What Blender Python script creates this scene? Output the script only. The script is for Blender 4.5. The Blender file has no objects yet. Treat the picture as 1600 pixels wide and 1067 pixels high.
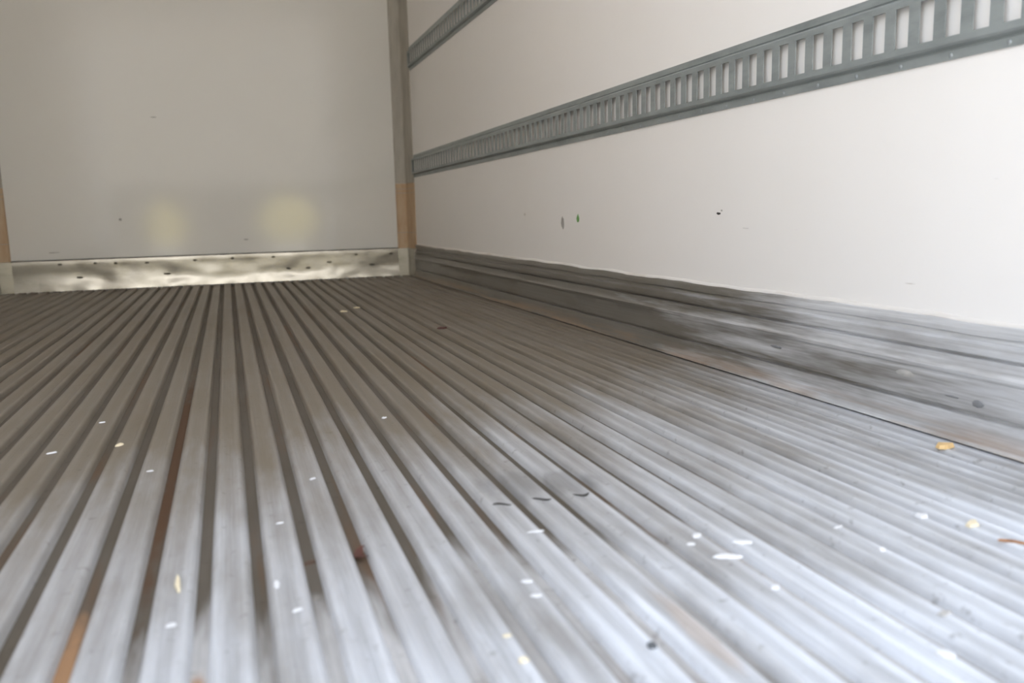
import bpy, math, random
from mathutils import Vector, Matrix, noise
random.seed(7)
S = bpy.context.scene
COL = S.collection

# ------------------------------------------------------------------ camera
CAM_H = 0.3715
YAW, PITCH, ROLL = 0.32666, -0.15569, -0.02325
cd = bpy.data.cameras.new('camera'); cam = bpy.data.objects.new('camera', cd); COL.objects.link(cam)
cd.sensor_width = 36.0; cd.lens = 1287.5 / 1600 * 36
cd.clip_start = 0.02; cd.clip_end = 300
fwd = Vector((math.sin(YAW)*math.cos(PITCH), math.cos(YAW)*math.cos(PITCH), math.sin(PITCH)))
rgt = Vector((math.cos(YAW), -math.sin(YAW), 0)); up = rgt.cross(fwd)
r2 = rgt*math.cos(ROLL) + up*math.sin(ROLL); u2 = -rgt*math.sin(ROLL) + up*math.cos(ROLL)
m = Matrix((r2, u2, -fwd)).transposed().to_4x4(); m.translation = (0, 0, CAM_H)
cam.matrix_world = m
cd.dof.use_dof = True; cd.dof.focus_distance = 1.9; cd.dof.aperture_fstop = 4.0
S.camera = cam

# ------------------------------------------------------------------ daylight
SUN_EL, SUN_AZ = math.radians(48), math.radians(20)     # sun stands ahead of the lorry, so its roof shades the load bay
w = bpy.data.worlds.new('sky'); S.world = w; w.use_nodes = True
nt = w.node_tree; nt.nodes.clear()
sky = nt.nodes.new('ShaderNodeTexSky'); sky.sky_type = 'NISHITA'; sky.sun_disc = False
sky.sun_elevation = SUN_EL; sky.sun_rotation = SUN_AZ
sky.air_density = 1.0; sky.dust_density = 2.0; sky.ozone_density = 1.0
haze = nt.nodes.new('ShaderNodeMix'); haze.data_type = 'RGBA'                       # thin bright cloud over the blue
haze.inputs[0].default_value = 0.70; haze.inputs[7].default_value = (2.22, 2.42, 2.66, 1)
bg = nt.nodes.new('ShaderNodeBackground'); bg.inputs['Strength'].default_value = 0.62
ow = nt.nodes.new('ShaderNodeOutputWorld')
nt.links.new(sky.outputs[0], haze.inputs[6]); nt.links.new(haze.outputs[2], bg.inputs[0]); nt.links.new(bg.outputs[0], ow.inputs[0])
sl = bpy.data.lights.new('sun', 'SUN'); sl.energy = 9.0; sl.angle = math.radians(2); sl.color = (1, .94, .84)
so = bpy.data.objects.new('sun', sl); COL.objects.link(so)
sd = Vector((math.sin(SUN_AZ)*math.cos(SUN_EL), math.cos(SUN_AZ)*math.cos(SUN_EL), math.sin(SUN_EL)))
so.rotation_euler = sd.to_track_quat('Z', 'Y').to_euler(); so.location = (0, 8, 12)

vs = S.view_settings
vs.view_transform = 'Standard'; vs.look = 'None'; vs.gamma = 1.0; vs.use_curve_mapping = False
vs.exposure = 0.87
S.cycles.max_bounces = 12; S.cycles.diffuse_bounces = 8

# ------------------------------------------------------------------ dimensions
XR, XL = 1.076, -1.197          # side walls
YF, YB = 5.077, 0.15            # front wall, rear edge of the floor
YO = 0.36                       # walls and roof end here: the open rear
ZC = 2.35
PITCH_RIB, GROOVE0 = 0.0552, -0.1603
GD = -0.011                     # groove bottom

# ------------------------------------------------------------------ material helpers
def new_mat(name):
    mt = bpy.data.materials.new(name); mt.use_nodes = True
    return mt, mt.node_tree, mt.node_tree.nodes['Principled BSDF']
def N(t, typ, **kw):
    n = t.nodes.new(typ)
    for k, v in kw.items(): setattr(n, k, v)
    return n
def pos(t, scale):
    g = N(t, 'ShaderNodeNewGeometry'); mp = N(t, 'ShaderNodeMapping'); mp.inputs['Scale'].default_value = scale
    t.links.new(g.outputs['Position'], mp.inputs['Vector']); return mp.outputs[0]
def noi(t, vec, scale=1, detail=3, rough=.55):
    n = N(t, 'ShaderNodeTexNoise'); n.inputs['Scale'].default_value = scale
    n.inputs['Detail'].default_value = detail; n.inputs['Roughness'].default_value = rough
    t.links.new(vec, n.inputs['Vector']); return n.outputs['Fac']
def ramp(t, fac, a, b, ca=(0,0,0,1), cb=(1,1,1,1)):
    r = N(t, 'ShaderNodeValToRGB'); e = r.color_ramp.elements
    e[0].position = a; e[1].position = b; e[0].color = ca; e[1].color = cb
    t.links.new(fac, r.inputs[0]); return r.outputs[0]
def mix(t, fac, a, b, mode='MIX'):
    n = N(t, 'ShaderNodeMix', data_type='RGBA', blend_type=mode)
    def put(v, s):
        if hasattr(v, 'is_output'): t.links.new(v, s)
        elif isinstance(v, (int, float)): s.default_value = v
        else: s.default_value = (*v, 1)
    put(fac, n.inputs[0]); put(a, n.inputs[6]); put(b, n.inputs[7]); return n.outputs[2]
def mth(t, op, a, b=None):
    n = N(t, 'ShaderNodeMath', operation=op)
    for i, v in enumerate((a, b)):
        if v is None: continue
        if hasattr(v, 'is_output'): t.links.new(v, n.inputs[i])
        else: n.inputs[i].default_value = v
    return n.outputs[0]
def bump(t, b, h, strength, dist=.01):
    n = N(t, 'ShaderNodeBump'); n.inputs['Strength'].default_value = strength; n.inputs['Distance'].default_value = dist
    t.links.new(h, n.inputs['Height']); t.links.new(n.outputs[0], b.inputs['Normal'])
def blob(t, c, r, ny=True):
    """1 inside a soft stain centred at c with radii r (world space)"""
    g = N(t, 'ShaderNodeNewGeometry'); mp = N(t, 'ShaderNodeMapping'); mp.vector_type = 'TEXTURE'
    mp.inputs['Location'].default_value = c; mp.inputs['Scale'].default_value = r
    t.links.new(g.outputs['Position'], mp.inputs[0])
    ln = N(t, 'ShaderNodeVectorMath', operation='LENGTH'); t.links.new(mp.outputs[0], ln.inputs[0])
    nz = noi(t, pos(t, (40, 14, 40)), 1, 3)
    d = mth(t, 'ADD', ln.outputs['Value'], mth(t, 'MULTIPLY', mth(t, 'SUBTRACT', nz, .5), 1.2))
    return ramp(t, d, .55, 1.0, (1,1,1,1), (0,0,0,1))

def mat_liner(name, rough, base, waves, wav, spec):
    mt, t, b = new_mat(name)
    stain = ramp(t, noi(t, pos(t, (1.3, 1.3, 1.3)), 1.6, 4), .35, .75)
    c = mix(t, mth(t, 'MULTIPLY', stain, .25), base, tuple(v*k for v, k in zip(base, (.95, .93, .88))))
    dash = ramp(t, noi(t, pos(t, (3, 14, 90)), 1.5, 2), .77, .84)          # short scuffs from pallets
    c = mix(t, mth(t, 'MULTIPLY', dash, .30), c, (.42, .40, .37))
    t.links.new(c, b.inputs['Base Color'])
    b.inputs['Roughness'].default_value = rough; b.inputs['Specular IOR Level'].default_value = spec
    bump(t, b, noi(t, pos(t, waves), 1, 2), wav, .02)
    return mt
M = {}
M['liner'] = mat_liner('white_liner', .42, (.895, .866, .835), (6, 6, 1.2), .10, .4)
M['front'] = mat_liner('front_liner', .085, (.80, .785, .745), (1.2, 1.2, 1.2), .03, .8)

def mat_floor(name, base, dirt, d_lo, d_hi, rough, rust):
    mt, t, b = new_mat(name)
    streak = noi(t, pos(t, (420, 4, 1)), 1, 3, .6)
    c = mix(t, ramp(t, streak, .35, .7), tuple(v*.84 for v in base), tuple(v*1.06 for v in base))
    if not rust:
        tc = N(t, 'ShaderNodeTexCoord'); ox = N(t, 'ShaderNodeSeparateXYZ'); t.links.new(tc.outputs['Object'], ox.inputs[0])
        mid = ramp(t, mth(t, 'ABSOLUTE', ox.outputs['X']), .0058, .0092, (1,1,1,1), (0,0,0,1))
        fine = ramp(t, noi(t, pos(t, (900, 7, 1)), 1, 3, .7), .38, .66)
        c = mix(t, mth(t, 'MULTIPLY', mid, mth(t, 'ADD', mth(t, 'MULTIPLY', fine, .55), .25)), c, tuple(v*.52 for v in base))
    patch = ramp(t, noi(t, pos(t, (9, 2.2, 1)), 1, 5, .62), d_lo, d_hi)
    c = mix(t, mth(t, 'MULTIPLY', patch, .72), c, dirt)
    # ragged brown dirt, heavier with depth; part of it paints the light falloff
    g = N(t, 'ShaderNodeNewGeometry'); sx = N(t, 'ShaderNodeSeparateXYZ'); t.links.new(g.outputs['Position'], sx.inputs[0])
    dirt_falloff = mth(t, 'ADD', mth(t, 'MULTIPLY', sx.outputs['Y'], .35 if not rust else .6), mth(t, 'ADD', .22, mth(t, 'MULTIPLY', noi(t, pos(t, (7, 1.1, 1)), 1, 5, .65), .55)))
    dirt_falloff = mth(t, 'SUBTRACT', dirt_falloff, mth(t, 'MULTIPLY', sx.outputs['X'], .13))
    dirt_falloff = ramp(t, dirt_falloff, .60, 1.10) if not rust else ramp(t, dirt_falloff, .92, 1.42)
    c = mix(t, mth(t, 'MULTIPLY', dirt_falloff, .90), c, tuple(v*k for v, k in zip(dirt, (.95, .88, .78))))
    speck = ramp(t, noi(t, pos(t, (60, 60, 60)), 1, 4, .6), .62, .72)
    c = mix(t, mth(t, 'MULTIPLY', speck, .4), c, tuple(v*.6 for v in dirt))
    if rust:
        rs = ramp(t, noi(t, pos(t, (19.03, 1.6, 0)), 1.0, 4, .6), .55, .68)
        c = mix(t, mth(t, 'MULTIPLY', rs, .6), c, (.13, .070, .035))
        for cc, rr in (((-.1625, .72, GD), (.016, .16, .05)), ((-.0499, .66, GD), (.010, .05, .05)),
                       ((-.1045, 1.5, GD), (.014, .75, .05))):
            c = mix(t, mth(t, 'MULTIPLY', blob(t, cc, rr), .85), c, (.36, .20, .10) if cc[1] < 1 else (.085, .040, .018))
    else:
        # soot-dark patch on the ribs where the floor is dented, and a rust streak on the near right
        for cc, rr in (((.345, 1.04, 0), (.05, .075, .05)), ((.43, 1.02, 0), (.045, .06, .05))):
            c = mix(t, mth(t, 'MULTIPLY', blob(t, cc, rr), .45), c, (.16, .155, .15))
        c = mix(t, mth(t, 'MULTIPLY', blob(t, (.37, .60, 0), (.012, .10, .05)), .3), c, (.45, .30, .18))
    t.links.new(c, b.inputs['Base Color'])
    b.inputs['Metallic'].default_value = .10 if not rust else 0
    b.inputs['Specular IOR Level'].default_value = .25
    b.inputs['Roughness'].default_value = rough
    bump(t, b, streak, .25, .0012)
    return mt
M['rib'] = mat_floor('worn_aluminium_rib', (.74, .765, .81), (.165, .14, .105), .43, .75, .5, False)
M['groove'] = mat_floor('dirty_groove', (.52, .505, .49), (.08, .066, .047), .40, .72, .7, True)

def mat_metal(name, base, dark, metal, rough, sc, lo=.4, hi=.7, bstr=.15):
    mt, t, b = new_mat(name)
    n = noi(t, pos(t, sc), 1, 5, .6)
    c = mix(t, ramp(t, n, lo, hi), base, dark)
    t.links.new(c, b.inputs['Base Color'])
    b.inputs['Metallic'].default_value = metal; b.inputs['Roughness'].default_value = rough
    bump(t, b, n, bstr, .003)
    return mt
M['steel'] = mat_metal('galvanised_steel', (.33, .36, .355), (.24, .265, .26), .3, .42, (30, 9, 30))
M['rivet'] = mat_metal('zinc_rivet', (.40, .43, .44), (.30, .33, .34), .4, .45, (200, 200, 200))
M['kick'] = mat_metal('dented_aluminium', (.55, .52, .45), (.36, .33, .27), .55, .27, (7, 5, 16), .45, .75, .3)
M['screw'] = mat_metal('dark_screw', (.10, .09, .07), (.06, .05, .04), .3, .5, (200, 200, 200))
M['post'] = mat_metal('beige_corner_trim', (.46, .43, .37), (.36, .33, .28), .0, .5, (20, 20, 5))
M['wood'] = mat_metal('tan_lower_trim', (.56, .42, .27), (.48, .31, .18), .0, .5, (30, 30, 9), .35, .7)  # two mixed tans for the lower stretch of the corner trims
M['sealant'] = mat_metal('white_sealant', (.76, .73, .69), (.60, .54, .47), .0, .5, (50, 7, 50), .5, .75)
M['gap'] = mat_metal('black_seam', (.035, .032, .028), (.02, .02, .018), .0, .8, (30, 30, 30))

def mat_scuff():
    mt, t, b = new_mat('scuffed_aluminium')
    st = noi(t, pos(t, (1, 3.0, 180)), 1, 4, .6)
    c = mix(t, ramp(t, st, .35, .7), (.58, .585, .595), (.80, .81, .83))
    d = ramp(t, noi(t, pos(t, (6, 2.5, 14)), 1, 5, .6), .48, .72)
    c = mix(t, mth(t, 'MULTIPLY', d, .6), c, (.17, .15, .125))
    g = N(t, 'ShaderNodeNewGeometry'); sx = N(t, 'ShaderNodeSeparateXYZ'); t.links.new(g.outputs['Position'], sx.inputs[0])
    dirt_falloff = mth(t, 'ADD', mth(t, 'MULTIPLY', sx.outputs['Y'], .30), noi(t, pos(t, (7, 1.1, 16)), 1, 5, .65))  # same depth ramp: dirt plus light falloff put into the colour
    c = mix(t, mth(t, 'MULTIPLY', ramp(t, dirt_falloff, .82, 1.35), .86), c, (.15, .13, .10))
    low = ramp(t, sx.outputs['Z'], .012, .034, (1,1,1,1), (0,0,0,1))                 # rust line where dirt lies in the corner
    ru = ramp(t, noi(t, pos(t, (10, 3.5, 60)), 1, 4, .6), .40, .58)
    c = mix(t, mth(t, 'MULTIPLY', mth(t, 'MULTIPLY', low, ru), .5), c, (.42, .27, .16))
    t.links.new(c, b.inputs['Base Color'])
    b.inputs['Metallic'].default_value = .3; b.inputs['Roughness'].default_value = .45
    bump(t, b, st, .3, .0015)
    return mt
M['scuff'] = mat_scuff()

def flat(name, col, rough=.6, var=.75, sc=90):
    mt, t, b = new_mat(name)
    n = noi(t, pos(t, (sc, sc, sc)), 1, 3)
    t.links.new(mix(t, ramp(t, n, .35, .7), col, tuple(v*var for v in col)), b.inputs['Base Color'])
    b.inputs['Roughness'].default_value = rough
    return mt
M['white'] = flat('white_flake', (.74, .74, .75), .5, .85)
M['cream'] = flat('cream_chip', (.80, .70, .50), .6, .85)
M['tan'] = flat('tan_wood', (.85, .58, .27), .6, .8)
M['leaf'] = flat('red_brown_leaf', (.09, .030, .020), .6, .6)
M['stick'] = flat('brown_twig', (.10, .06, .04), .7, .6)
M['pebble'] = flat('grey_pebble', (.14, .145, .15), .8, .7)
M['rustflake'] = flat('rust_flake', (.42, .19, .07), .8, .6)
M['dark'] = flat('black_scuff', (.05, .047, .042), .8, .7)
M['grey'] = flat('grey_smudge', (.46, .44, .41), .7, .85)
M['smear'] = flat('dark_grey_smear', (.24, .24, .245), .7, .8)
M['green'] = flat('green_sticker', (.22, .50, .13), .5, .55)
M['concrete'] = flat('yard_concrete', (.52, .50, .47), .9, .85, 3)
M['skyblock'] = flat('grey_sky_blocker', (.22, .215, .20), .9, .85, 2)
M['backdrop'] = flat('dark_backdrop', (.09, .09, .084), .8, .7, 2)
M['leaves'] = flat('yellow_green_leaves', (.86, .80, .42), .6, .88, 25)
M['bark'] = flat('bark', (.10, .075, .05), .9, .6, 30)
M['bounce'] = flat('pale_bounce', (.7, .7, .7), .6, .95, 3)

# ------------------------------------------------------------------ mesh helpers
def obj(name, verts, faces, mat, parent=None, smooth=None):
    me = bpy.data.meshes.new(name); me.from_pydata([tuple(v) for v in verts], [], faces); me.update()
    import bmesh
    bm = bmesh.new(); bm.from_mesh(me); bmesh.ops.recalc_face_normals(bm, faces=bm.faces[:]); bm.to_mesh(me); bm.free()
    me.materials.append(M[mat] if isinstance(mat, str) else mat)
    if smooth is not None:
        for p in me.polygons: p.use_smooth = True
        me.set_sharp_from_angle(angle=math.radians(smooth))
    o = bpy.data.objects.new(name, me); COL.objects.link(o)
    if parent: o.parent = parent
    return o
def share(o, loc, parent, rot=None, scale=None):
    c = o.copy(); COL.objects.link(c); c.parent = parent; c.location = loc
    if rot: c.rotation_euler = rot
    if scale: c.scale = scale
    return c
def struct(o, label=None):
    o['kind'] = 'structure'
    if label: o['label'] = label
    return o
def tag(o, label, cat, group=None):
    o['label'] = label; o['category'] = cat
    if group: o['group'] = group
    return o
def box(x0, x1, y0, y1, z0, z1):
    v = [(x, y, z) for x in (x0, x1) for y in (y0, y1) for z in (z0, z1)]
    return v, [(0,1,3,2), (4,6,7,5), (0,4,5,1), (2,3,7,6), (0,2,6,4), (1,5,7,3)]
def extrude(prof, y0, y1, n=1, axis='y', jit=None, closed=True):
    """prof: list of (u, z); swept along y with n segments; closed solid with end caps"""
    v, f = [], []; k = len(prof)
    for i in range(n+1):
        y = y0 + (y1-y0)*i/n
        for j, (u, z) in enumerate(prof):
            du, dz = jit(y, j, u, z) if jit else (0, 0)
            v.append((u+du, y, z+dz) if axis == 'y' else (y, u+du, z+dz))
    for i in range(n):
        for j in range(k if closed else k-1):
            a, b_ = i*k+j, i*k+(j+1) % k
            f.append((a, b_, b_+k, a+k))
    if closed: f += [tuple(range(k)), tuple(range(n*k, n*k+k))]
    return v, f

# ------------------------------------------------------------------ the load bay
T = .06
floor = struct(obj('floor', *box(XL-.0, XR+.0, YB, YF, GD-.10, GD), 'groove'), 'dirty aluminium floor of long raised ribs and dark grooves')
hw = (PITCH_RIB-.0205)/2
prof = [(-hw-.0034, GD), (-hw-.0026, GD+.0016), (-hw-.0012, GD+.0060), (-hw+.0002, -.0024), (-hw+.0016, -.0009), (-hw+.0036, -.0001), (-hw+.0058, 0), (-hw+.0074, -.0006), (-hw+.0088, -.0010)]
prof = prof + [(-u, z) for u, z in reversed(prof)]
k0 = math.ceil((XL - GROOVE0)/PITCH_RIB - .5 + .35); k1 = math.floor((XR - GROOVE0)/PITCH_RIB - .5 - .30)
first = None
for k in range(k0, k1+1):
    x = GROOVE0 + (k+.5)*PITCH_RIB
    if first is None:
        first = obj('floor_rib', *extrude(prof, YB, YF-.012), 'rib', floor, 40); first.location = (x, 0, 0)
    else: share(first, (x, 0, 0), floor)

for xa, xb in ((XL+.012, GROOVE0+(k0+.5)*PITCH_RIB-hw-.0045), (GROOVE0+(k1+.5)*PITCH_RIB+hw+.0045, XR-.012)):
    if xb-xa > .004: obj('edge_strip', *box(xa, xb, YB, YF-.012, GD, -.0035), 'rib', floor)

wr = struct(obj('wall_right', *box(XR, XR+T, YO, YF+T, GD-.10, ZC), 'liner'), 'white glossy liner of the right side wall with faint scuffs')
wl = struct(obj('wall_left', *box(XL-T, XL, YO, YF+T, GD-.10, ZC), 'liner'), 'white liner of the left side wall')
wf = struct(obj('wall_front', *box(XL, XR, YF, YF+T, GD-.10, ZC), 'front'), 'glossy pale grey front wall panel with blurred reflections')
ce = struct(obj('ceiling', *box(XL-T, XR+T, YO, YF+T, ZC, ZC+T), 'liner'), 'white roof lining of the load bay')

# corner trims: chamfered extrusions in both front corners, the bottom stretch tan
def corner(side, name, label):
    X = XR if side > 0 else XL
    pr = [(X, YF), (X-side*.086, YF), (X-side*.084, YF-.012), (X-side*.078, YF-.016), (X-side*.030, YF-.022), (X-side*.024, YF-.027), (X-side*.004, YF-.150), (X, YF-.152)]
    def sweep(p, z0, z1):
        v, f = [], []; k = len(p)
        for z in (z0, z1): v += [(x, y, z) for x, y in p]
        for j in range(k): f.append((j, (j+1) % k, (j+1) % k+k, j+k))
        return v, f + [tuple(range(k)), tuple(range(k, 2*k))]
    o = struct(obj(name, *sweep(pr, .56, ZC), 'post', None, 25), label)
    pw = [(x-side*.0 if i in (0,) else x, y) for i, (x, y) in enumerate(pr)]
    lo = obj('lower_strip', *sweep(pr, .168, .5585), 'wood', o, 25); lo['label'] = 'tan lower stretch of the corner trim'
    for z in (.262, .50, .525):                                      # thin dark cracks across the strip
        pc = [(X, YF), (X-side*.087, YF), (X-side*.085, YF-.013), (X-side*.0785, YF-.0168), (X-side*.0302, YF-.0228), (X-side*.0245, YF-.0278), (X-side*.0042, YF-.1505), (X, YF-.1525)]
        obj('crack', *sweep(pc, z, z+.003), 'post', o)
    return o
corner(1, 'trim_1', 'beige corner trim where front and right walls meet')
corner(-1, 'trim_2', 'beige corner trim at the left edge of the front wall')

# ------------------------------------------------------------------ kick plate along the front wall
ZK = .1668
def kick_jit(y, j, u, z):
    a = noise.noise(Vector((y*5.0, z*16, 3.1)))*.006 + noise.noise(Vector((y*14.0, z*30, 8.2)))*.0025
    return (a if 1 <= j <= 8 else 0, 0)
kp = [(YF-.002, 0.0), (YF-.0335, .001), (YF-.0310, .012), (YF-.0275, .028), (YF-.0240, .045), (YF-.0215, .062), (YF-.0200, .085), (YF-.0195, .110), (YF-.0190, .140), (YF-.0190, ZK-.004), (YF-.0175, ZK), (YF-.002, ZK)]
kick = struct(obj('baseboard_front', *extrude(kp, XL+.09, XR-.088, 150, 'x', kick_jit), 'kick', None, 60), 'dented bright aluminium kick plate along the front wall')
obj('seam', *box(XL+.088, XR-.088, YF-.017, YF-.0005, ZK+.0002, ZK+.005), 'gap', kick)
def dome(r, h, n=8):
    v = [(0, -h, 0)] + [(r*.7*math.cos(a), -h*.75, r*.7*math.sin(a)) for a in [2*math.pi*i/n for i in range(n)]] + [(r*math.cos(a), 0, r*math.sin(a)) for a in [2*math.pi*i/n for i in range(n)]]
    f = [(0, 1+i, 1+(i+1) % n) for i in range(n)] + [(1+i, 1+n+i, 1+n+(i+1) % n, 1+(i+1) % n) for i in range(n)] + [tuple(range(1+n, 1+2*n))]
    return v, f
sc0 = None
for x, z, s in [(-.44,.138,1.1), (-.784,.072,1.5), (-.339,.073,1.7), (.016,.146,.9), (.245,.144,.9), (.328,.073,1.3), (.44,.072,1.2), (.566,.101,1.4), (.82,.075,1.7), (.729,.141,.9), (-.875,.146,1.0), (-.701,.146,.8), (-.187,.143,1.0), (.941,.137,1.0), (-.60,.143,.8)]:
    loc = (x, YF-.0225 - (.001 if z < .09 else 0), z)
    if sc0 is None: sc0 = obj('screw', *dome(.011, .005), 'screw', kick, 60); sc0.location = loc; sc0.scale = (s, 1, .5)
    else: share(sc0, loc, kick, None, (s*1.1, 1, .5))
# corner caps closing the kick plate round both trims
for side in (1, -1):
    X = XR if side > 0 else XL
    pc = [(X, YF), (X-side*.0895, YF), (X-side*.0895, YF-.022), (X-side*.079, YF-.0235), (X-side*.030, YF-.029), (X-side*.024, YF-.034), (X-side*.012, YF-.156), (X, YF-.158)]
    v = [(x, y, z) for z in (0, .166) for x, y in pc]; k = len(pc)
    obj('corner_cap', v, [(j, (j+1) % k, (j+1) % k+k, j+k) for j in range(k)] + [tuple(range(k)), tuple(range(k, 2*k))], 'kick', kick, 25)

# ------------------------------------------------------------------ ridged scuff plates on the side walls
def scuff(side, name, label):
    X = XR if side > 0 else XL
    def P(d, z): return (X-side*d, z)
    sp = [P(0, .0), P(.019, .0), P(.0175, .004), P(.0165, .018), P(.0155, .034), P(.0145, .0445), P(.0080, .0462), P(.0080, .0505),
          P(.0150, .0525), P(.0155, .080), P(.0155, .103), P(.0185, .1065), P(.0190, .112), P(.0150, .116), P(.0140, .120), P(.0140, .1352),
          P(.0050, .1362), P(.0050, .1402), P(.0140, .1415), P(.0150, .147), P(.0140, .158), P(.0060, .1615), P(.0050, .1690), P(.0095, .1715), P(.0095, .1845), P(.0070, .189), P(0, .189)]
    def jit(y, j, u, z):
        if j >= 23: return (0, noise.noise(Vector((y*6.0, 1.7, side)))*.0035 + noise.noise(Vector((y*21.0, 4.7, side)))*.0016)
        if 8 <= j <= 10: return (side*noise.noise(Vector((y*5, z*20, 2.2)))*.0022, 0)
        return (side*noise.noise(Vector((y*9, j*.4, 5.5)))*.0007, 0)
    o = struct(obj(name, *extrude(sp, YO, YF-.157, 150, 'y', jit), 'scuff', None, 35), label)
    bp = [P(0, .1885), P(.0045, .1885), P(.0035, .1925), P(0, .1955)]
    def bj(y, j, u, z): return (0, noise.noise(Vector((y*6.0, 1.7, side)))*.0035 + noise.noise(Vector((y*13.0, 9.7, side)))*.0025)
    obj('sealant_bead', *extrude(bp, YO, YF-.157, 120, 'y', bj), 'sealant', o, 60)
    return o
bR = scuff(1, 'baseboard_right', 'ridged grey aluminium scuff plate along the foot of the right wall')
scuff(-1, 'baseboard_left', 'ridged grey aluminium scuff plate along the foot of the left wall')
def lump(rx, ry, rz, seed, n=7, m=4):
    """small irregular rounded body resting on z=0"""
    rr = random.Random(seed); v = [(0, 0, 0)]; f = []
    for i in range(1, m):
        t_ = math.pi*i/m
        for j in range(n):
            a = 2*math.pi*j/n; q = rr.uniform(.78, 1.15)
            v.append((rx*math.sin(t_)*math.cos(a)*q, ry*math.sin(t_)*math.sin(a)*q, rz*(1-math.cos(t_))))
    v.append((0, 0, 2*rz)); L_ = len(v)-1
    for j in range(n):
        f.append((0, 1+j, 1+(j+1) % n)); f.append((L_, 1+(m-2)*n+j, 1+(m-2)*n+(j+1) % n))
        for i in range(m-2): f.append((1+i*n+j, 1+i*n+(j+1) % n, 1+(i+1)*n+(j+1) % n, 1+(i+1)*n+j))
    return v, f
for y, z, ly, lz in [(.93,.067,.011,.006), (.978,.069,.016,.002), (1.075,.089,.022,.006), (1.42,.083,.02,.003)]:
    d = obj('scuff_mark', *lump(.0012, ly, lz, int(y*999)), 'grey' if ly > .02 else 'smear', bR, 60); d.location = (XR-.0158, y, z-lz)

# ------------------------------------------------------------------ slotted cargo rails on the right wall
def rail_mesh(y0, y1, ys, pitch=.0508, sw=.0145, sh=.032):
    v, f = [], []
    def q(*pts):
        b_ = len(v); v.extend(pts); f.append(tuple(range(b_, b_+len(pts))))
    o1, o2 = .0035, .0145                                   # flange and face stand-off from the wall
    yb = [y0]; k = 0; slots = []
    while ys + k*pitch + sw < y1 - .01:
        c = ys + k*pitch
        if c - sw > y0 + .004: slots.append((c-sw, c+sw))
        k += 1
    # constant profile: bottom lip, flange, step, [face], step, flange, top lip
    pro = [(0, -.065), (o1, -.065), (o1, -.0515), (.0015, -.0500), (.0015, -.0485), (o2-.004, -.0455), (o2, -.0425)]
    for s in (1, -1):
        pp = [(u, z*s) for u, z in pro]
        for a, b_ in zip(pp, pp[1:]):
            q((-a[0], y0, a[1]), (-b_[0], y0, b_[1]), (-b_[0], y1, b_[1]), (-a[0], y1, a[1]))
        q((-o2, y0, s*.0425), (-o2, y0, s*sh), (-o2, y1, s*sh), (-o2, y1, s*.0425))
    edge = y0
    for a, b_ in slots + [(y1, None)]:
        q((-o2, edge, -sh), (-o2, a, -sh), (-o2, a, sh), (-o2, edge, sh))
        if b_ is None: break
        r = .004; di = .0008
        # slot walls reaching back to the liner
        for (p1, p2) in (((a, -sh), (b_, -sh)), ((b_, -sh), (b_, sh)), ((b_, sh), (a, sh)), ((a, sh), (a, -sh))):
            q((-o2, *p1), (-o2, *p2), (-o2+.0022, *p2), (-o2+.0022, *p1))
        edge = b_
    for y in (y0, y1):
        pp = [(u, z) for u, z in pro] + [(u, -z) for u, z in reversed(pro)]
        q(*[(-u, y, z) for u, z in pp])
    return v, f
RY0, RY1 = YO+.01, YF-.158
def rail(zc, label):
    v, f = rail_mesh(RY0, RY1, .9173-.0508*14)
    me_o = obj('cargo_rail', v, f, 'steel'); me_o.location = (XR, 0, zc)
    tag(me_o, label, 'rail', 'slotted cargo rails on the right wall')
    return me_o
rl = rail(.6528, 'grey slotted steel cargo rail running low across the right wall')
ru_ = rail(1.2656, 'grey steel cargo rail high on right wall, at top of the photo')
for r_ in (rl, ru_):
    rv = None; y = RY0+.05
    while y < RY1-.03:
        for s in (-1,):
            loc = (-.0035, y, s*.0585)
            if rv is None:
                vv, ff = dome(.0042, .0014); vv = [(yy, x, z) for x, yy, z in vv]
                rv = obj('rivet', vv, ff, 'rivet', r_, 60); rv.location = loc; base_rv = rv
            else: share(rv, loc, r_)
        y += .1016 if y < 2.6 else .2032

# ------------------------------------------------------------------ marks on the liner
def patch(name, c, ru, rv, mat, axis, parent, seed):
    """thin irregular smear, .6 mm proud of the wall"""
    rr = random.Random(seed); n = 11; v = []
    for t_ in (0, 1):
        for i in range(n):
            a = 2*math.pi*i/n; q = rr.uniform(.65, 1.15); s = 1-.3*t_
            u_, w_ = ru*q*s*math.cos(a), rv*q*s*math.sin(a); d = .0006*t_
            v.append((-d, u_, w_) if axis == 'x' else (u_, -d, w_))
    f = [(i, (i+1) % n, (i+1) % n+n, i+n) for i in range(n)] + [tuple(range(n)), tuple(range(n, 2*n))]
    o = obj(name, v, f, mat, parent); o.location = c; return o
for i, (y, z, a, b_, mm) in enumerate([(2.613,.330,.013,.022,'grey'), (2.613,.343,.011,.008,'grey'), (2.989,.362,.012,.006,'sealant'), (1.667,.357,.009,.0035,'dark'), (1.655,.364,.004,.0025,'grey'), (1.56,.325,.014,.0016,'sealant'), (1.09,.238,.012,.0014,'sealant')]):
    patch('smudge', (XR, y, z), a, b_, mm, 'x', wr, 20+i)
for i, (x, z, a, b_) in enumerate([(-.341,.935,.019,.004), (-.557,.381,.009,.008), (.101,.25,.015,.004), (-.9,.21,.03,.003)]):
    patch('smudge', (x, YF, z), a, b_, 'grey', 'y', wf, 50+i)
st = patch('sticker', (XR, 2.482, .346), .012, .015, 'green', 'x', None, 77)
tag(st, 'small torn green sticker on the right wall beside a grey smudge', 'sticker')

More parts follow.
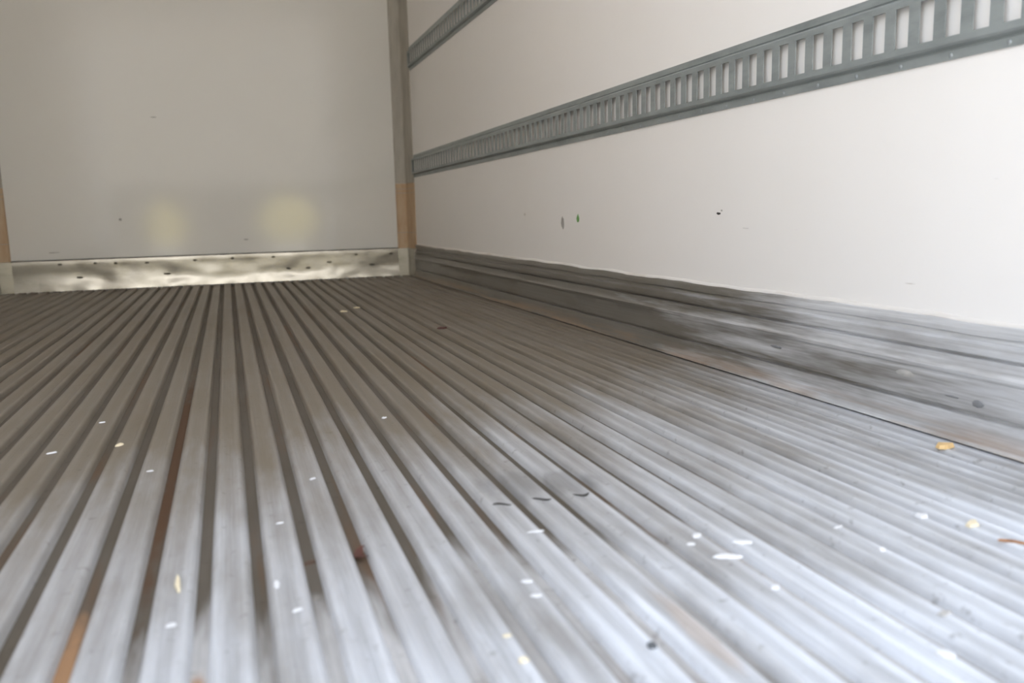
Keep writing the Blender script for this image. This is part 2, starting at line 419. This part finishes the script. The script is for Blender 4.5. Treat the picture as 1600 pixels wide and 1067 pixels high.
# dents torn into the rib tops
for i, (x, y) in enumerate([(.3089, .969), (.3641, .969), (.4193, .966)]):
    kk = round((x-GROOVE0)/PITCH_RIB-.5); xc = GROOVE0+(kk+.5)*PITCH_RIB
    v, f = [], []; n = 9
    for j in range(n):
        t_ = j/(n-1); xx = (t_-.5)*.029; c = math.sin(t_*math.pi)
        yy = .006*math.sin(t_*5+i) ; h = .0012
        v += [(xx, yy-.0042*c, 0), (xx, yy+.0042*c, 0), (xx, yy, h*c+.0003)]
    for j in range(n-1):
        a = j*3; f += [(a, a+3, a+5, a+2), (a+2, a+5, a+4, a+1), (a, a+1, a+4, a+3)]
    d = obj('dent', v, f, 'dark', floor); d.location = (xc, y, -.0005)

# ------------------------------------------------------------------ litter on the floor
def chip(lx, ly, h, seed, n=8):
    rr = random.Random(seed); v = []
    rad = [rr.uniform(.7, 1.1) for _ in range(n)]
    for t_ in (0, 1):
        for i in range(n):
            a = 2*math.pi*i/n; s = 1-.18*t_
            v.append((lx*rad[i]*s*math.cos(a), ly*rad[i]*s*math.sin(a), h*t_*rr.uniform(.7, 1.3)))
    return v, [(i, (i+1) % n, (i+1) % n+n, i+n) for i in range(n)] + [tuple(range(n)), tuple(range(n, 2*n))]
def topz(x):
    u = ((x-GROOVE0)/PITCH_RIB) % 1 - .5
    return 0.0 if abs(u)*PITCH_RIB < hw-.002 else GD
G = 'litter scattered on the ribbed floor'
def litter(name, x, y, lx, ly, h, mat, label, cat='litter', rot=0, seed=None, z=None):
    o = obj(name, *chip(lx, ly, h, seed if seed is not None else int(x*1000+y*7777)), mat, None, 40)
    if z is None:
        kk = round((x-GROOVE0)/PITCH_RIB-.5); xc = GROOVE0+(kk+.5)*PITCH_RIB; lim = max(hw-.0045-min(lx, .006)*.5, .002)
        x = min(max(x, xc-lim), xc+lim); z = -.0003                # crumbs lie on top of the ribs
    o.location = (x, y, z); o.rotation_euler = (0, 0, rot)
    return tag(o, label, cat, G)
litter('wood_chip', 1.010, .945, .019, .012, .006, 'tan', 'glossy tan wood chip near the right wall scuff plate', 'wood chip', .2)
litter('plastic_flake', .494, .785, .0085, .006, .002, 'white', 'upper of the three bright white flakes on the near right floor', 'flake', .6)
litter('plastic_flake', .503, .750, .0145, .005, .002, 'white', 'middle one of the three bright white flakes on the near right floor', 'flake', -.4)
litter('plastic_flake', .501, .721, .0165, .006, .002, 'white', 'lowest and longest of the three bright white flakes on the right', 'flake', -.35)
litter('plastic_flake', .455, .766, .006, .004, .0015, 'white', 'tiny white flake just left of the three bright flakes', 'flake')
litter('plastic_flake', .489, .641, .006, .004, .002, 'white', 'lone white crumb below the three bright flakes', 'flake', .2)
litter('plastic_flake', .648, .676, .006, .004, .002, 'white', 'small white crumb left of the cream chip', 'flake', .5)
litter('wood_chip', .784, .694, .0125, .0075, .003, 'cream', 'cream chip beside the rust flake on the far right', 'wood chip', .45)
litter('plastic_flake', .776, .734, .008, .007, .004, 'white', 'grey-white crumb above the cream chip', 'flake')
litter('plastic_flake', .667, .746, .011, .003, .001, 'white', 'faint thin white sliver left of the grey-white crumb', 'flake', .35)
litter('rust_flake', .788, .640, .004, .022, .0015, 'rustflake', 'orange rust flake lying below the cream chip', 'rust flake', .75)
litter('straw', -.0745, .872, .0032, .026, .003, 'cream', 'cream straw stub lying along a near left rib', 'straw', .06)
litter('plastic_flake', -.076, .782, .006, .004, .001, 'white', 'white flake below the cream straw stub', 'flake')
litter('plastic_flake', .021, .832, .0035, .007, .003, 'white', 'white crumb on a rib edge in front of the brown twig', 'flake', .1)
litter('plastic_flake', .038, .769, .006, .003, .0015, 'white', 'white sliver below the white crumb near the bottom middle', 'flake', .4)
litter('plastic_flake', .035, 1.011, .006, .0025, .001, 'white', 'white sliver on the rib above the brown twig', 'flake', .1)
litter('plastic_flake', -.247, 1.672, .007, .004, .0015, 'white', 'farther of two white slivers on the left ribs', 'flake', .2)
litter('plastic_flake', -.298, 1.478, .011, .004, .0015, 'white', 'nearer of two white slivers on the left ribs', 'flake', .3)
litter('plastic_flake', -.135, 1.307, .006, .003, .001, 'white', 'faint white sliver left of the rusty brown groove', 'flake')
litter('wood_chip', -.209, 1.483, .008, .005, .003, 'cream', 'small tan splinter caught at a rust stained groove on the left', 'wood chip', .6)
litter('plastic_flake', .250, 1.487, .006, .004, .002, 'white', 'white crumb on the ribs in the middle of the floor', 'flake', .4)
litter('plastic_flake', .090, 1.172, .0065, .003, .0015, 'white', 'thin curved white sliver left of the middle of the floor', 'flake', .5)
litter('pebble', .329, .587, .0045, .004, .003, 'pebble', 'small dark pebble near the bottom edge of the floor', 'pebble')
litter('wood_chip', .213, .606, .0045, .004, .002, 'cream', 'yellowish crumb at the bottom edge of the floor', 'wood chip')
litter('wood_chip', .210, .650, .0045, .003, .001, 'cream', 'faint tan flake just above the yellowish crumb', 'wood chip')
litter('plastic_flake', .263, .746, .008, .004, .001, 'white', 'upper of two pale flakes right of the near middle', 'flake', -.4)
litter('plastic_flake', .261, .713, .008, .004, .001, 'white', 'lower of two pale flakes right of the near middle', 'flake', -.4)
litter('plastic_flake', .326, .867, .012, .003, .001, 'white', 'long pale sliver below the dark dents', 'flake')
litter('dry_leaf', .642, 2.611, .020, .014, .004, 'leaf', 'dark dry leaf scrap far back on the floor', 'leaf', .3)
litter('pebble', .606, .542, .009, .004, .002, 'grey', 'grey smear of grit at the near right', 'grit', .2)
litter('plastic_flake', .540, .487, .009, .007, .003, 'white', 'large blurred white scrap at the bottom right corner', 'flake')
litter('plastic_flake', .405, 3.264, .016, .018, .004, 'cream', 'left of two pale scraps far back near the front wall', 'flake')
litter('plastic_flake', .476, 3.372, .015, .018, .004, 'cream', 'right of two pale scraps far back near the front wall', 'flake')
litter('plastic_flake', XR-.006, 1.262, .0045, .013, .004, 'white', 'white chip lying on a ridge of the right scuff plate', 'flake', 0, 5, z=.1565)
# curled dry leaf in a groove: two bent lobes
def leaf():
    v, f = [], []; n = 8
    for i in range(n+1):
        t_ = i/n; w_ = .0042*math.sin(math.pi*min(1, t_*1.02+.02)) + .0004
        ang = -1.2 + 2.4*t_; cx, cy = .013*math.cos(ang)-.010, .014*math.sin(ang)
        zz = .004+.003*math.cos(t_*6)
        for s, dz in ((-1, .0015), (0, 0), (1, .0015)):
            v.append((cx+s*w_*math.cos(ang), cy+s*w_*math.sin(ang), zz+dz*w_/.004))
    b_ = len(v); v += [(x, y, z-.0006) for x, y, z in v]
    for i in range(n):
        for j in range(2):
            a = i*3+j; f += [(a, a+1, a+4, a+3), (b_+a, b_+a+3, b_+a+4, b_+a+1)]
        for j in (0, 2):
            a = i*3+j; f.append((a, a+3, b_+a+3, b_+a))
    for e in (0, n*3): f.append((e, e+1, e+2, b_+e+2, b_+e+1, b_+e))
    return v, f
lf = obj('dry_leaf', *leaf(), 'leaf', None, 60); lf.location = (.1165, .890, GD+.0025); lf.rotation_euler = (0, 0, 3.14); lf.scale = (1.1, 1.15, 1)
tag(lf, 'curled red-brown dry leaf in a groove near the middle', 'leaf', G)
tw = obj('twig', *chip(.010, .0022, .003, 31), 'stick', None, 40); tw.location = (.0605, .899, GD); tw.rotation_euler = (0, 0, .3)
tag(tw, 'short brown twig in a groove left of the red-brown leaf', 'twig', G)

# ------------------------------------------------------------------ the yard behind the open rear (mirrored low in the front wall), with walls added to shape its light
gr = struct(obj('floor_yard', *box(-30, 30, -45, 30, -1.35, -1.15), 'concrete'), 'pale concrete yard outside the open rear')
yw = struct(obj('wall_skyblock', *box(-22, 22, -15.3, -15, 1.30, 5.6), 'skyblock'), 'added grey wall across the yard that blocks the low sky')  # added unseen wall, its height set to cut off the low sky
struct(obj('wall_bounce', *box(-22, 22, -15.35, -15.02, 5.6, 11.0), 'bounce'), 'added pale upper wall across the yard that bounces light into the bay')  # added unseen upper part, pale so it lights the far walls
struct(obj('wall_backdrop', *box(-22, 22, -15.35, -15.05, -1.15, 1.30), 'backdrop'), 'added dark lower wall across the yard, backdrop for the mirrored glows')  # added unseen dark band so the shrub glows stand out when mirrored
def shrub(x, y, r, h, seed, label):
    rr = random.Random(seed); v, f = [], []
    for i in range(900):
        u_, w_ = rr.uniform(0, 2*math.pi), rr.uniform(-1, 1); s = rr.uniform(.6, 1)
        c = Vector((r*s*math.cos(u_)*math.sqrt(1-w_*w_), r*s*math.sin(u_)*math.sqrt(1-w_*w_), .42*h+h*.29*(1+w_*s)))
        a = Vector((rr.gauss(0, 1), rr.gauss(0, 1), rr.gauss(0, 1))).normalized(); b2 = a.orthogonal().normalized(); L_ = rr.uniform(.05, .10)
        k = len(v); v += [c-a*L_, c+b2*L_*.5, c+a*L_, c-b2*L_*.5]; f.append((k, k+1, k+2, k+3))
    e = bpy.data.objects.new('shrub', None); COL.objects.link(e); e.location = (x, y, -1.15); tag(e, label, 'shrub', 'shrubs in the yard')
    pv, pf = box(-r*.62, r*.62, -.3, .3, 0, .80); obj('planter', [(x_*(1 if z_ else .85), y_*(1 if z_ else .85), z_) for x_, y_, z_ in pv], pf, 'white', e)
    n = 8; tv = [(.05*s*math.cos(2*math.pi*i/n), .05*s*math.sin(2*math.pi*i/n), z) for z, s in ((0, 1.3), (h*.6, .6)) for i in range(n)]
    obj('trunk', tv, [(i, (i+1) % n, (i+1) % n+n, i+n) for i in range(n)] + [tuple(range(n)), tuple(range(n, 2*n))], 'bark', e)
    lo = obj('foliage', v, f, 'leaves', e); lo['kind'] = 'stuff'
shrub(-1.42, -12, .46, 1.95, 3, 'narrow yellow-green shrub, the left glow mirrored low in front wall')
shrub(1.50, -12, .72, 2.1, 4, 'broad yellow-green shrub, the right glow mirrored low in front wall')
